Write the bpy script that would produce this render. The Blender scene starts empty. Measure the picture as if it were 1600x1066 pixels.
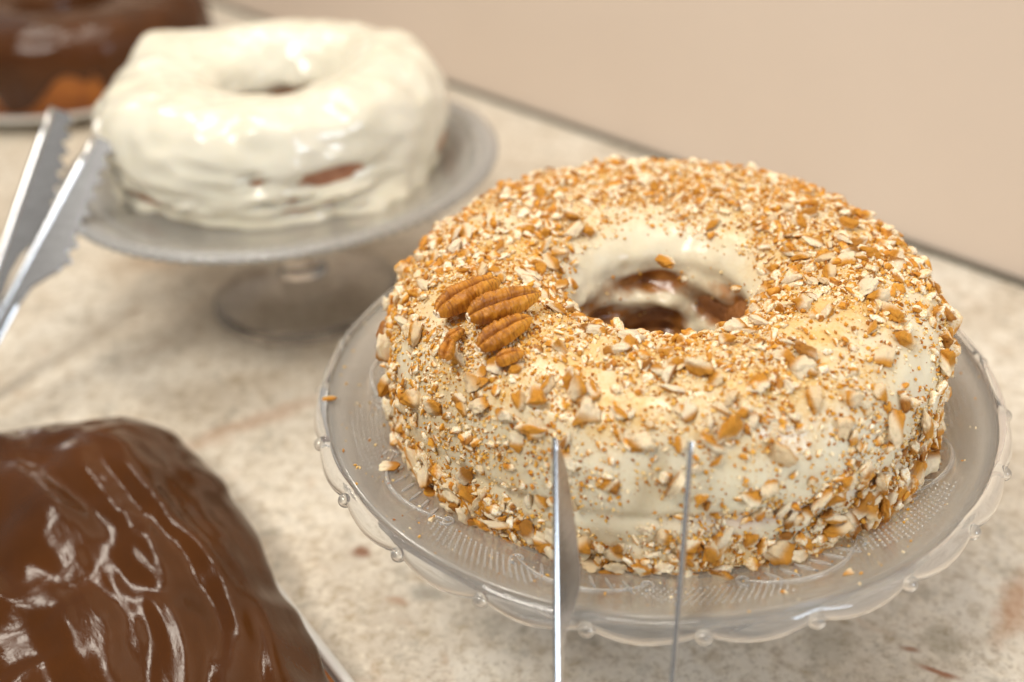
import bpy, bmesh, math, random
import numpy as np
from mathutils import Vector, Matrix, noise
random.seed(7); rng = np.random.default_rng(7)
scene = bpy.context.scene
COL = scene.collection
R_ = math.radians

# ------------------------------------------------------------------ camera
F_PX, CX, CY = 1612.56, 800.0, 533.0
CAM = np.array([0.0, -0.41316602, 0.41409678])
ROT = np.array([[0.99050298, 0.12961541, -0.04586598],
                [-0.03352277, 0.55119266, 0.83370431],
                [-0.13334192, 0.82424905, -0.55030304]])      # right, up, forward
cam_data = bpy.data.cameras.new("camera")
cam = bpy.data.objects.new("camera", cam_data); COL.objects.link(cam)
m = Matrix(((ROT[0][0], ROT[1][0], -ROT[2][0], CAM[0]),
            (ROT[0][1], ROT[1][1], -ROT[2][1], CAM[1]),
            (ROT[0][2], ROT[1][2], -ROT[2][2], CAM[2]),
            (0, 0, 0, 1)))
cam.matrix_world = m
cam_data.sensor_width = 36.0
cam_data.lens = F_PX * 36.0 / 1600.0
cam_data.clip_start = 0.01; cam_data.clip_end = 50
cam_data.dof.use_dof = True
cam_data.dof.focus_distance = 0.432
cam_data.dof.aperture_fstop = 3.5
scene.camera = cam

# ------------------------------------------------------------------ world, lamps, exposure
world = bpy.data.worlds.new("World"); scene.world = world
world.use_nodes = True
wb = world.node_tree.nodes["Background"]
wb.inputs[0].default_value = (1.0, 0.965, 0.92, 1); wb.inputs[1].default_value = 0.245

def area(name, loc, target, size, size_y, power, color, shape='RECTANGLE'):
    d = bpy.data.lights.new(name, 'AREA'); d.shape = shape
    d.size = size; d.size_y = size_y; d.energy = power; d.color = color
    o = bpy.data.objects.new(name, d); COL.objects.link(o)
    o.location = loc
    o.rotation_euler = (Vector(target) - Vector(loc)).to_track_quat('-Z', 'Y').to_euler()
    return o
area("ceiling_lamp_key", (-0.75, -0.75, 1.75), (-0.05, 0.1, 0.1), 0.70, 0.50, 23.5, (1.0, 0.945, 0.86))
for k, (x, y, p) in enumerate(((-1.40, 1.25, 4.5), (-0.95, 0.85, 4.5), (-0.50, 0.42, 5.0), (0.0, 0.02, 5.0))):     # row of spots over the counter
    area("counter_spot", (x, y, 1.85), (x + .12, y - .25, 0.0), 0.30, 0.30, p, (1.0, 0.92, 0.80), 'DISK')
area("window_light", (1.5, -1.35, 0.95), (0.0, 0.0, 0.12), 0.5, 0.8, 19, (0.74, 0.86, 1.0))
scene.view_settings.view_transform = 'Standard'
scene.view_settings.look = 'None'
scene.view_settings.exposure = 0.17
scene.view_settings.gamma = 1.0
cy = scene.cycles
cy.use_denoising = True; cy.use_adaptive_sampling = False
cy.max_bounces = 14; cy.transmission_bounces = 12; cy.transparent_max_bounces = 16; cy.glossy_bounces = 6; cy.diffuse_bounces = 4
cy.sample_clamp_indirect = 4.0
cy.blur_glossy = 0.5

# ------------------------------------------------------------------ helpers
def ray(x, y):
    v = np.array([(x - CX) / F_PX, -(y - CY) / F_PX, 1.0]) @ ROT
    return v / np.linalg.norm(v)
def on_z(x, y, z):
    v = ray(x, y); return CAM + v * (z - CAM[2]) / v[2]
def project(X):
    q = (np.asarray(X, float) - CAM) @ ROT.T
    return np.stack([CX + F_PX * q[..., 0] / q[..., 2], CY - F_PX * q[..., 1] / q[..., 2], q[..., 2]], -1)

def fbm(x, y, z, oct=3):
    s, a = 0.0, 1.0
    for _ in range(oct):
        s += a * noise.noise((x, y, z)); a *= 0.5; x *= 2.03; y *= 2.03; z *= 2.03
    return s

def mesh_obj(name, verts, faces, mat, parent=None, smooth=True, attrs=None, mats=None, fix=False):
    me = bpy.data.meshes.new(name)
    me.from_pydata([tuple(v) for v in verts], [], [tuple(f) for f in faces])
    me.update()
    if fix:
        bm = bmesh.new(); bm.from_mesh(me); bmesh.ops.recalc_face_normals(bm, faces=bm.faces); bm.to_mesh(me); bm.free()
    if smooth: me.shade_smooth()
    for mm in (mats or [mat]): me.materials.append(mm)
    for k, arr in (attrs or {}).items():
        a = me.attributes.new(k, 'FLOAT', 'POINT'); a.data.foreach_set('value', np.asarray(arr, np.float32))
    o = bpy.data.objects.new(name, me); COL.objects.link(o)
    if parent is not None: o.parent = parent
    return o
def thing(name, label, cat, group=None, loc=(0, 0, 0)):
    o = bpy.data.objects.new(name, None); COL.objects.link(o)
    o.empty_display_size = 0.02
    o.location = loc
    tag(o, label, cat, group); return o
def tag(o, label=None, cat=None, group=None, kind=None):
    if label: o['label'] = label
    if cat: o['category'] = cat
    if group: o['group'] = group
    if kind: o['kind'] = kind
    return o
def grid_faces(nu, nv, wrap_u=False, wrap_v=False, flip=False):
    f = []
    for i in range(nu if wrap_u else nu - 1):
        i2 = (i + 1) % nu
        for j in range(nv if wrap_v else nv - 1):
            j2 = (j + 1) % nv
            q = (i * nv + j, i2 * nv + j, i2 * nv + j2, i * nv + j2)
            f.append(q[::-1] if flip else q)
    return f
def catmull(P, n):
    P = np.asarray(P, float); Q = np.vstack([2 * P[0] - P[1], P, 2 * P[-1] - P[-2]])
    seg = np.linalg.norm(np.diff(P, axis=0), axis=1); cum = np.r_[0, np.cumsum(seg)]
    out = []
    for t in np.linspace(0, cum[-1], n):
        k = min(np.searchsorted(cum, t, side='right') - 1, len(P) - 2)
        u = (t - cum[k]) / seg[k]
        a, b, c, d = Q[k], Q[k + 1], Q[k + 2], Q[k + 3]
        out.append(0.5 * ((2 * b) + (-a + c) * u + (2 * a - 5 * b + 4 * c - d) * u ** 2 + (-a + 3 * b - 3 * c + d) * u ** 3))
    return np.array(out)
def lathe(name, prof, n, mat, parent, center=(0, 0, 0), fn=None, closed=True, smooth=True):
    """revolve a profile of (r, z); closed joins last to first point"""
    V = []
    for i in range(n):
        t = 2 * math.pi * i / n
        for j, (r, z) in enumerate(prof):
            if fn: r, z = fn(t, j, r, z)
            V.append((center[0] + r * math.cos(t), center[1] + r * math.sin(t), center[2] + z))
    return mesh_obj(name, V, grid_faces(n, len(prof), True, closed), mat, parent, smooth, fix=True)
def tube(path, rad, k=6):
    path = [Vector(p) for p in path]; V, F = [], []
    n = len(path)
    for i, p in enumerate(path):
        d = (path[min(i + 1, n - 1)] - path[max(i - 1, 0)]).normalized()
        a = d.cross(Vector((0, 0, 1)));  a = a.normalized() if a.length > 1e-6 else Vector((1, 0, 0))
        b = d.cross(a)
        r = rad[i] if hasattr(rad, '__len__') else rad
        for q in range(k):
            t = 2 * math.pi * q / k
            V.append(p + a * (r * math.cos(t)) + b * (r * math.sin(t)))
    F = grid_faces(n, k, False, True)
    F.append(tuple(range(k))); F.append(tuple(range((n - 1) * k, n * k))[::-1])
    return V, F
class Bag:
    def __init__(s): s.V, s.F, s.A = [], [], []
    def add(s, V, F, a=None):
        o = len(s.V); s.V += [tuple(v) for v in V]; s.F += [tuple(i + o for i in f) for f in F]
        if a is not None: s.A += [a] * len(V)

# ------------------------------------------------------------------ materials
def new_mat(name):
    mt = bpy.data.materials.new(name); mt.use_nodes = True
    nt = mt.node_tree; b = nt.nodes["Principled BSDF"]
    return mt, nt, b
def node(nt, t, **kw):
    n = nt.nodes.new(t)
    for k, v in kw.items(): setattr(n, k, v)
    return n
def noise_tex(nt, scale, detail=4, rough=0.55, vec=None, dist=0.0):
    n = node(nt, 'ShaderNodeTexNoise'); n.inputs['Scale'].default_value = scale
    n.inputs['Detail'].default_value = detail; n.inputs['Roughness'].default_value = rough
    n.inputs['Distortion'].default_value = dist
    if vec is not None: nt.links.new(vec, n.inputs['Vector'])
    return n
def ramp(nt, fac, stops):
    n = node(nt, 'ShaderNodeValToRGB'); e = n.color_ramp.elements
    e[0].position, e[0].color = stops[0][0], (*stops[0][1], 1)
    e[1].position, e[1].color = stops[-1][0], (*stops[-1][1], 1)
    for p, c in stops[1:-1]:
        x = e.new(p); x.color = (*c, 1)
    nt.links.new(fac, n.inputs[0]); return n
def mix(nt, fac, a, b, mode='MIX'):
    n = node(nt, 'ShaderNodeMix', data_type='RGBA', blend_type=mode)
    for s, v in ((0, fac), (6, a), (7, b)):
        if hasattr(v, 'is_output'): nt.links.new(v, n.inputs[s])
        elif s == 0: n.inputs[0].default_value = v
        else: n.inputs[s].default_value = (*v, 1)
    return n.outputs[2]
def mrange(nt, val, a, b, c=0.0, d=1.0):
    n = node(nt, 'ShaderNodeMapRange'); n.clamp = True
    nt.links.new(val, n.inputs[0])
    for i, v in enumerate((a, b, c, d)): n.inputs[i + 1].default_value = v
    return n.outputs[0]
def bump(nt, b, h, strength, dist=0.001, chain=None):
    n = node(nt, 'ShaderNodeBump'); n.inputs['Strength'].default_value = strength; n.inputs['Distance'].default_value = dist
    nt.links.new(h, n.inputs['Height'])
    if chain is not None: nt.links.new(chain, n.inputs['Normal'])
    if b is not None: nt.links.new(n.outputs[0], b.inputs['Normal'])
    return n.outputs[0]
def geo_pos(nt): return node(nt, 'ShaderNodeNewGeometry').outputs['Position']
def obj_pos(nt): return node(nt, 'ShaderNodeTexCoord').outputs['Object']
def attr(nt, name): return node(nt, 'ShaderNodeAttribute', attribute_name=name).outputs['Fac']

def mat_granite():
    mt, nt, b = new_mat("granite"); P = geo_pos(nt)
    n1 = noise_tex(nt, 9, 6, 0.62, P, 0.6)
    base = ramp(nt, n1.outputs[0], [(0.30, (0.50, 0.425, 0.33)), (0.44, (0.63, 0.56, 0.46)), (0.56, (0.72, 0.66, 0.56)), (0.75, (0.75, 0.705, 0.62))]).outputs[0]
    n2 = noise_tex(nt, 95, 6, 0.72, P, 0.3)
    c = mix(nt, mrange(nt, n2.outputs[0], 0.48, 0.68, 0, 0.8), base, (0.36, 0.27, 0.165))
    n3 = noise_tex(nt, 44, 5, 0.7, P, 0.5)
    c = mix(nt, mrange(nt, n3.outputs[0], 0.55, 0.67, 0, 0.55), c, (0.30, 0.27, 0.215))
    n4 = noise_tex(nt, 150, 3, 0.6, P)
    c = mix(nt, mrange(nt, n4.outputs[0], 0.50, 0.70, 0, 0.55), c, (0.78, 0.71, 0.58))
    n6 = noise_tex(nt, 230, 4, 0.7, P); c = mix(nt, mrange(nt, n6.outputs[0], 0.52, 0.66, 0, 0.55), c, (0.30, 0.235, 0.16))
    n5 = noise_tex(nt, 24, 5, 0.7, P, 1.2)
    c = mix(nt, mrange(nt, n5.outputs[0], 0.60, 0.74, 0, 0.4), c, (0.42, 0.24, 0.12))
    # own-shaped rust veins and spots of this slab
    def seg(p, q, w, soft):
        p = on_z(*p, 0); q = on_z(*q, 0)
        d = np.array(q[:2]) - np.array(p[:2]); L = np.linalg.norm(d); d /= L
        sx = node(nt, 'ShaderNodeVectorMath', operation='SUBTRACT'); nt.links.new(P, sx.inputs[0]); sx.inputs[1].default_value = ((p[0] + q[0]) / 2, (p[1] + q[1]) / 2, 0)
        wob = noise_tex(nt, 40, 4, 0.65, P)
        off = node(nt, 'ShaderNodeVectorMath', operation='MULTIPLY_ADD'); nt.links.new(wob.outputs['Color'], off.inputs[0]); off.inputs[1].default_value = (w * 3.2,) * 3
        off.inputs[2].default_value = (-w * 1.6,) * 3
        ad = node(nt, 'ShaderNodeVectorMath', operation='ADD'); nt.links.new(sx.outputs[0], ad.inputs[0]); nt.links.new(off.outputs[0], ad.inputs[1])
        dx = node(nt, 'ShaderNodeVectorMath', operation='DOT_PRODUCT'); nt.links.new(ad.outputs[0], dx.inputs[0]); dx.inputs[1].default_value = (d[0] / (L / 2), d[1] / (L / 2), 0)
        dy = node(nt, 'ShaderNodeVectorMath', operation='DOT_PRODUCT'); nt.links.new(ad.outputs[0], dy.inputs[0]); dy.inputs[1].default_value = (-d[1] / w, d[0] / w, 0)
        cx = node(nt, 'ShaderNodeCombineXYZ'); nt.links.new(dx.outputs['Value'], cx.inputs[0]); nt.links.new(dy.outputs['Value'], cx.inputs[1])
        ln = node(nt, 'ShaderNodeVectorMath', operation='LENGTH'); nt.links.new(cx.outputs[0], ln.inputs[0])
        return mrange(nt, ln.outputs['Value'], 0.4, 1.25, soft, 0.0)
    for p, q, w, s, colr in (((250, 715), (520, 612), 0.010, 0.45, (0.42, 0.22, 0.12)), ((548, 862), (580, 860), 0.0045, 0.9, (0.20, 0.075, 0.03)),
                             ((1432, 1040), (1500, 1062), 0.0022, 0.9, (0.27, 0.09, 0.03)), ((1560, 1010), (1600, 890), 0.007, 0.6, (0.42, 0.20, 0.09)),
                             ((1405, 1012), (1440, 1018), 0.002, 0.8, (0.25, 0.09, 0.03)), ((640, 925), (700, 925), 0.006, 0.55, (0.16, 0.15, 0.125)), ((600, 935), (640, 945), 0.003, 0.6, (0.34, 0.17, 0.08)),
                             ((1450, 985), (1500, 1010), 0.010, 0.5, (0.24, 0.20, 0.13)), ((200, 485), (215, 492), 0.007, 0.5, (0.34, 0.22, 0.12)), ((1240, 1010), (1340, 985), 0.012, 0.4, (0.22, 0.19, 0.13)),
                             ((180, 420), (330, 400), 0.02, 0.45, (0.36, 0.23, 0.13))):
        c = mix(nt, seg(p, q, w, s), c, colr)
    nt.links.new(c, b.inputs['Base Color'])
    b.inputs['Roughness'].default_value = 0.32; b.inputs['Specular IOR Level'].default_value = 0.35
    return mt
def mat_wall():
    mt, nt, b = new_mat("wall_panel"); P = geo_pos(nt)
    n = noise_tex(nt, 3.0, 3, 0.5, P)
    c = ramp(nt, n.outputs[0], [(0.3, (0.71, 0.59, 0.485)), (0.7, (0.745, 0.625, 0.52))]).outputs[0]
    nt.links.new(c, b.inputs['Base Color']); b.inputs['Roughness'].default_value = 0.42
    b.inputs['Specular IOR Level'].default_value = 0.3
    n2 = noise_tex(nt, 160, 3, 0.5, P); bump(nt, b, n2.outputs[0], 0.08)
    return mt
def mat_simple(name, col, rough=0.5, metal=0.0, spec=0.5):
    mt, nt, b = new_mat(name); P = obj_pos(nt)
    n = noise_tex(nt, 60, 3, 0.5, P)
    c = mix(nt, n.outputs[0], tuple(x * 0.93 for x in col), tuple(min(1, x * 1.05) for x in col))
    nt.links.new(c, b.inputs['Base Color'])
    b.inputs['Roughness'].default_value = rough; b.inputs['Metallic'].default_value = metal; b.inputs['Specular IOR Level'].default_value = spec
    return mt
def mat_icing(name, c0, c1, rough, dust=True, bscale=120):
    mt, nt, b = new_mat(name); P = geo_pos(nt)
    n = noise_tex(nt, 28, 4, 0.55, P)
    c = mix(nt, mrange(nt, n.outputs[0], 0.3, 0.7), c0, c1)
    if dust:
        d = noise_tex(nt, 620, 4, 0.7, P); d2 = noise_tex(nt, 45, 4, 0.6, P)
        f = node(nt, 'ShaderNodeMath', operation='MULTIPLY')
        nt.links.new(mrange(nt, d.outputs[0], 0.47, 0.62), f.inputs[0]); nt.links.new(mrange(nt, d2.outputs[0], 0.40, 0.62, 0.15, 0.9), f.inputs[1])
        f2 = node(nt, 'ShaderNodeMath', operation='MULTIPLY'); nt.links.new(f.outputs[0], f2.inputs[0]); nt.links.new(attr(nt, 'dust'), f2.inputs[1])
        c = mix(nt, f2.outputs[0], c, (0.52, 0.24, 0.03))
        g = node(nt, 'ShaderNodeMath', operation='MULTIPLY'); nt.links.new(mrange(nt, d2.outputs[0], 0.34, 0.58, 0.15, 0.85), g.inputs[0]); nt.links.new(attr(nt, 'dust'), g.inputs[1])
        c = mix(nt, g.outputs[0], c, (0.68, 0.44, 0.145))
        pk = attr(nt, 'pink'); c = mix(nt, pk, c, (0.55, 0.33, 0.27))
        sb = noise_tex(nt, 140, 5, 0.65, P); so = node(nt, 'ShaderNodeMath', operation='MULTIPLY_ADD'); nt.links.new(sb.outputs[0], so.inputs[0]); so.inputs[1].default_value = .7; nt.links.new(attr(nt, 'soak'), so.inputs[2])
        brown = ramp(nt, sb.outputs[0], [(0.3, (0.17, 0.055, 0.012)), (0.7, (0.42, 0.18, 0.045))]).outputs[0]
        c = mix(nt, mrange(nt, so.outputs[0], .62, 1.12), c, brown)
    nt.links.new(c, b.inputs['Base Color'])
    b.inputs['Roughness'].default_value = rough
    b.inputs['Subsurface Weight'].default_value = 0.25; b.inputs['Subsurface Radius'].default_value = (1.0, 0.75, 0.45); b.inputs['Subsurface Scale'].default_value = 0.004
    n2 = noise_tex(nt, bscale, 4, 0.55, P); bump(nt, b, n2.outputs[0], 0.35, 0.0012)
    return mt
def mat_sponge(name, c0, c1, rough=0.7):
    mt, nt, b = new_mat(name); P = geo_pos(nt)
    n = noise_tex(nt, 55, 5, 0.65, P)
    nt.links.new(ramp(nt, n.outputs[0], [(0.32, c0), (0.68, c1)]).outputs[0], b.inputs['Base Color'])
    b.inputs['Roughness'].default_value = rough
    n2 = noise_tex(nt, 300, 5, 0.7, P); bump(nt, b, n2.outputs[0], 0.8, 0.002)
    return mt
def mat_nut():
    mt, nt, b = new_mat("pecan_nut"); O = obj_pos(nt)
    n = noise_tex(nt, 260, 4, 0.65, O); n2 = noise_tex(nt, 900, 3, 0.6, O)
    rnd = node(nt, 'ShaderNodeObjectInfo').outputs['Random']
    tone = attr(nt, 'tone')
    t = node(nt, 'ShaderNodeMath', operation='ADD'); nt.links.new(rnd, t.inputs[0]); nt.links.new(tone, t.inputs[1])
    fr = node(nt, 'ShaderNodeMath', operation='FRACT'); nt.links.new(t.outputs[0], fr.inputs[0])
    skin = ramp(nt, n.outputs[0], [(0.28, (0.22, 0.062, 0.006)), (0.43, (0.55, 0.21, 0.015)), (0.66, (0.72, 0.36, 0.04))]).outputs[0]
    flesh = ramp(nt, n2.outputs[0], [(0.30, (0.64, 0.36, 0.10)), (0.46, (0.90, 0.76, 0.50)), (0.68, (0.97, 0.93, 0.82))]).outputs[0]
    flesh = mix(nt, mrange(nt, fr.outputs[0], 0.45, 1.0, 0.0, 0.55), flesh, (0.70, 0.46, 0.20))
    n4 = noise_tex(nt, 480, 5, 0.75, O)
    dk = mrange(nt, fr.outputs[0], 0.0, 0.35, 0.75, 0.0); skin = mix(nt, dk, skin, (0.17, 0.05, 0.007))
    s = node(nt, 'ShaderNodeMath', operation='MULTIPLY_ADD'); nt.links.new(n4.outputs[0], s.inputs[0]); s.inputs[1].default_value = 1.3; nt.links.new(attr(nt, 'skin'), s.inputs[2])
    f = mrange(nt, s.outputs[0], 0.62, 1.02)
    c = mix(nt, f, flesh, skin)
    n5 = noise_tex(nt, 1500, 3, 0.7, O); c = mix(nt, mrange(nt, n5.outputs[0], .52, .68, 0, .7), c, (0.56, 0.25, 0.035))
    nt.links.new(c, b.inputs['Base Color'])
    b.inputs['Roughness'].default_value = 0.55; b.inputs['Specular IOR Level'].default_value = 0.35
    b.inputs['Subsurface Weight'].default_value = 0.12; b.inputs['Subsurface Scale'].default_value = 0.0015; b.inputs['Subsurface Radius'].default_value = (1, 0.6, 0.25)
    bump(nt, b, n2.outputs[0], 0.6, 0.0006)
    return mt
def mat_crumb():
    mt, nt, b = new_mat("nut_crumb"); P = geo_pos(nt)
    n = noise_tex(nt, 1200, 2, 0.6, P)
    t = node(nt, 'ShaderNodeMath', operation='MULTIPLY_ADD'); nt.links.new(n.outputs[0], t.inputs[0]); t.inputs[1].default_value = 0.3; nt.links.new(attr(nt, 'tone'), t.inputs[2])
    nt.links.new(ramp(nt, t.outputs[0], [(0.12, (0.26, 0.07, 0.006)), (0.34, (0.55, 0.22, 0.014)), (0.66, (0.70, 0.38, 0.06)), (0.88, (0.80, 0.58, 0.26)), (1.0, (0.88, 0.74, 0.50))]).outputs[0], b.inputs['Base Color'])
    b.inputs['Roughness'].default_value = 0.65; b.inputs['Specular IOR Level'].default_value = 0.3
    return mt
def mat_pecan_half():
    mt, nt, b = new_mat("pecan_half_skin"); O = obj_pos(nt)
    n = noise_tex(nt, 110, 5, 0.6, O)
    mp = node(nt, 'ShaderNodeMapping'); nt.links.new(O, mp.inputs[0]); mp.inputs['Scale'].default_value = (1.0, 0.22, 0.22)
    w = noise_tex(nt, 900, 3, 0.55, mp.outputs[0], 0.3)
    c = ramp(nt, n.outputs[0], [(0.28, (0.28, 0.085, 0.007)), (0.5, (0.54, 0.21, 0.016)), (0.72, (0.70, 0.33, 0.035))]).outputs[0]
    c = mix(nt, mrange(nt, w.outputs[0], 0.50, 0.66, 0, 0.7), c, (0.20, 0.06, 0.007))
    g = attr(nt, 'groove'); c = mix(nt, g, c, (0.13, 0.036, 0.005))
    tip = attr(nt, 'tip'); nb = noise_tex(nt, 500, 3, 0.6, O)
    tf = node(nt, 'ShaderNodeMath', operation='MULTIPLY_ADD'); nt.links.new(nb.outputs[0], tf.inputs[0]); tf.inputs[1].default_value = 0.5; nt.links.new(tip, tf.inputs[2])
    c = mix(nt, mrange(nt, tf.outputs[0], 0.85, 0.95), c, (0.86, 0.72, 0.52))
    nt.links.new(c, b.inputs['Base Color']); b.inputs['Roughness'].default_value = 0.42; b.inputs['Specular IOR Level'].default_value = 0.4
    h = bump(nt, None, w.outputs[0], 0.55, 0.0010); bump(nt, b, nb.outputs[0], 0.3, 0.0006, h)
    return mt
def mat_choc(name, col, rough, strength=0.4):
    mt, nt, b = new_mat(name); P = geo_pos(nt)
    n = noise_tex(nt, 18, 4, 0.55, P)
    c = mix(nt, mrange(nt, n.outputs[0], 0.3, 0.7), tuple(x * 0.75 for x in col), tuple(x * 1.2 for x in col))
    nt.links.new(c, b.inputs['Base Color'])
    b.inputs['Roughness'].default_value = rough; b.inputs['Specular IOR Level'].default_value = 0.32
    b.inputs['Coat Weight'].default_value = 0.0
    rt = node(nt, 'ShaderNodeVectorRotate', rotation_type='Z_AXIS'); nt.links.new(P, rt.inputs['Vector']); rt.inputs['Angle'].default_value = R_(45)
    mp = node(nt, 'ShaderNodeMapping'); nt.links.new(rt.outputs[0], mp.inputs[0]); mp.inputs['Scale'].default_value = (0.28, 1.0, 1.0)
    w = noise_tex(nt, 45, 4, 0.5, mp.outputs[0], 0.8)
    h = bump(nt, None, w.outputs[0], strength, 0.004)
    n2 = noise_tex(nt, 520, 3, 0.6, P); bump(nt, b, n2.outputs[0], 0.10, 0.0006, h)
    return mt
def mat_glass_solid(name="pressed_glass", rough=0.04, clear=0.4):
    mt, nt, b = new_mat(name); P = geo_pos(nt)
    b.inputs['Base Color'].default_value = (0.99, 0.985, 0.97, 1); b.inputs['Roughness'].default_value = rough
    b.inputs['Transmission Weight'].default_value = 1.0; b.inputs['IOR'].default_value = 1.45
    n = noise_tex(nt, 90, 2, 0.5, P); bump(nt, b, n.outputs[0], 0.08, 0.002)
    out = nt.nodes['Material Output']; tr = node(nt, 'ShaderNodeBsdfTransparent'); tr.inputs[0].default_value = (.98, .975, .96, 1)
    ms = node(nt, 'ShaderNodeMixShader'); ms.inputs[0].default_value = clear; nt.links.new(b.outputs[0], ms.inputs[1]); nt.links.new(tr.outputs[0], ms.inputs[2]); nt.links.new(ms.outputs[0], out.inputs[0])
    return mt
def mat_glass_dish(name="dish_glass"):
    """thin pressed glass: part clear, part softly scattering, with a Fresnel gloss and concentric pressing lines"""
    mt, nt, b = new_mat(name); nt.nodes.remove(b)
    out = nt.nodes["Material Output"]; O = obj_pos(nt)
    tr = node(nt, 'ShaderNodeBsdfTransparent'); tr.inputs[0].default_value = (0.97, 0.965, 0.95, 1)
    rf = node(nt, 'ShaderNodeBsdfRefraction'); rf.inputs['Color'].default_value = (1, 0.99, 0.97, 1); rf.inputs['Roughness'].default_value = 0.2; rf.inputs['IOR'].default_value = 1.12
    gl = node(nt, 'ShaderNodeBsdfGlossy'); gl.inputs['Roughness'].default_value = 0.16; gl.inputs['Color'].default_value = (1, 1, 1, 1)
    fr = node(nt, 'ShaderNodeFresnel'); fr.inputs['IOR'].default_value = 1.5
    sp = node(nt, 'ShaderNodeSeparateXYZ'); nt.links.new(O, sp.inputs[0])
    cm = node(nt, 'ShaderNodeCombineXYZ'); nt.links.new(sp.outputs[0], cm.inputs[0]); nt.links.new(sp.outputs[1], cm.inputs[1])
    ln = node(nt, 'ShaderNodeVectorMath', operation='LENGTH'); nt.links.new(cm.outputs[0], ln.inputs[0])
    cv = node(nt, 'ShaderNodeCombineXYZ'); nt.links.new(ln.outputs['Value'], cv.inputs[0])
    w = noise_tex(nt, 420, 3, 0.6, cv.outputs[0])
    bn = bump(nt, None, w.outputs[0], 0.35, 0.0006)
    for x in (rf, gl, fr): nt.links.new(bn, x.inputs['Normal'])
    m1 = node(nt, 'ShaderNodeMixShader'); m1.inputs[0].default_value = 0.45
    nt.links.new(tr.outputs[0], m1.inputs[1]); nt.links.new(rf.outputs[0], m1.inputs[2])
    df = node(nt, 'ShaderNodeBsdfDiffuse'); df.inputs['Color'].default_value = (0.90, 0.86, 0.79, 1)
    tl = node(nt, 'ShaderNodeBsdfTranslucent'); tl.inputs['Color'].default_value = (0.92, 0.88, 0.81, 1)
    md = node(nt, 'ShaderNodeMixShader'); md.inputs[0].default_value = 0.4; nt.links.new(df.outputs[0], md.inputs[1]); nt.links.new(tl.outputs[0], md.inputs[2])
    mm = node(nt, 'ShaderNodeMixShader'); mm.inputs[0].default_value = 0.29; nt.links.new(m1.outputs[0], mm.inputs[1]); nt.links.new(md.outputs[0], mm.inputs[2])
    m2 = node(nt, 'ShaderNodeMixShader'); nt.links.new(fr.outputs[0], m2.inputs[0]); nt.links.new(mm.outputs[0], m2.inputs[1]); nt.links.new(gl.outputs[0], m2.inputs[2])
    nt.links.new(m2.outputs[0], out.inputs[0])
    return mt
def mat_steel():
    mt, nt, b = new_mat("brushed_steel"); O = obj_pos(nt)
    mp = node(nt, 'ShaderNodeMapping'); nt.links.new(O, mp.inputs[0]); mp.inputs['Scale'].default_value = (1, 1, 9)
    n = noise_tex(nt, 90, 4, 0.6, mp.outputs[0])
    nt.links.new(ramp(nt, n.outputs[0], [(0.3, (0.50, 0.49, 0.49)), (0.7, (0.64, 0.64, 0.64))]).outputs[0], b.inputs['Base Color'])
    b.inputs['Metallic'].default_value = 1.0; b.inputs['Roughness'].default_value = 0.22
    return mt

M_granite = mat_granite(); M_wall = mat_wall(); M_strip = mat_simple("strip_dark", (0.10, 0.085, 0.06), 0.6)
M_icing = mat_icing("cream_icing", (0.69, 0.62, 0.445), (0.76, 0.70, 0.545), 0.24)
M_van = mat_icing("vanilla_icing", (0.70, 0.655, 0.52), (0.76, 0.72, 0.605), 0.18, dust=False, bscale=75)
M_sponge = mat_sponge("sponge_brown", (0.12, 0.036, 0.008), (0.36, 0.14, 0.035), 0.4)
M_sponge2 = mat_sponge("sponge_red", (0.30, 0.11, 0.055), (0.52, 0.27, 0.15))
M_sponge3 = mat_sponge("sponge_caramel", (0.26, 0.065, 0.006), (0.46, 0.15, 0.012), 0.5)
M_nut = mat_nut(); M_crumb = mat_crumb(); M_half = mat_pecan_half()
M_choc = mat_choc("chocolate_glaze", (0.064, 0.019, 0.0020), 0.15, 0.14)
M_choc2 = mat_choc("chocolate_glaze_dark", (0.075, 0.024, 0.005), 0.2)
M_glass = mat_glass_solid(clear=.05); M_foot = mat_glass_solid('clear_glass', .03, .06); M_rim = mat_glass_solid('rim_glass', .05, .0); M_rim.node_tree.nodes['Principled BSDF'].inputs['Transmission Weight'].default_value = 0.93; M_relief = mat_glass_solid('relief_glass', .06, .0); M_relief.node_tree.nodes['Principled BSDF'].inputs['Transmission Weight'].default_value = 0.80; M_dish = mat_glass_dish(); M_steel = mat_steel()
M_white = mat_simple("white_glazed_china", (0.80, 0.78, 0.73), 0.22)

# ------------------------------------------------------------------ setting
def box_verts(x0, x1, y0, y1, z0, z1, fr=None):
    V = [(x, y, z) for z in (z0, z1) for y in (y0, y1) for x in (x0, x1)]
    F = [(0, 2, 3, 1), (4, 5, 7, 6), (0, 1, 5, 4), (2, 6, 7, 3), (0, 4, 6, 2), (1, 3, 7, 5)]
    if fr is not None: V = [fr(*v) for v in V]
    return V, F
WA = R_(-39.864); WP = np.array([0.2796, 0.3079])
wd = np.array([math.cos(WA), math.sin(WA)]); wn = np.array([-wd[1], wd[0]])      # along, away from the counter
def wf(a, b, z): p = WP + wd * a + wn * b; return (p[0], p[1], z)
tag(mesh_obj("countertop", *box_verts(-2.2, 1.6, -1.3, 0.0, -0.04, 0.0, wf), M_granite, smooth=False), "cream and brown speckled granite countertop under the cakes", kind='structure')
tag(mesh_obj("wall", *box_verts(-2.2, 1.6, 0.0, 0.05, 0.003, 1.5, wf), M_wall, smooth=False), "plain beige wall panel behind the counter", kind='structure')
tag(mesh_obj("wall_foot_strip", *box_verts(-2.2, 1.6, -0.0045, -0.0005, 0.0005, 0.0045, wf), M_strip, smooth=False), "dark strip where the wall meets the counter", kind='structure')  # thin strip of even dark colour along the foot of the wall

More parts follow.
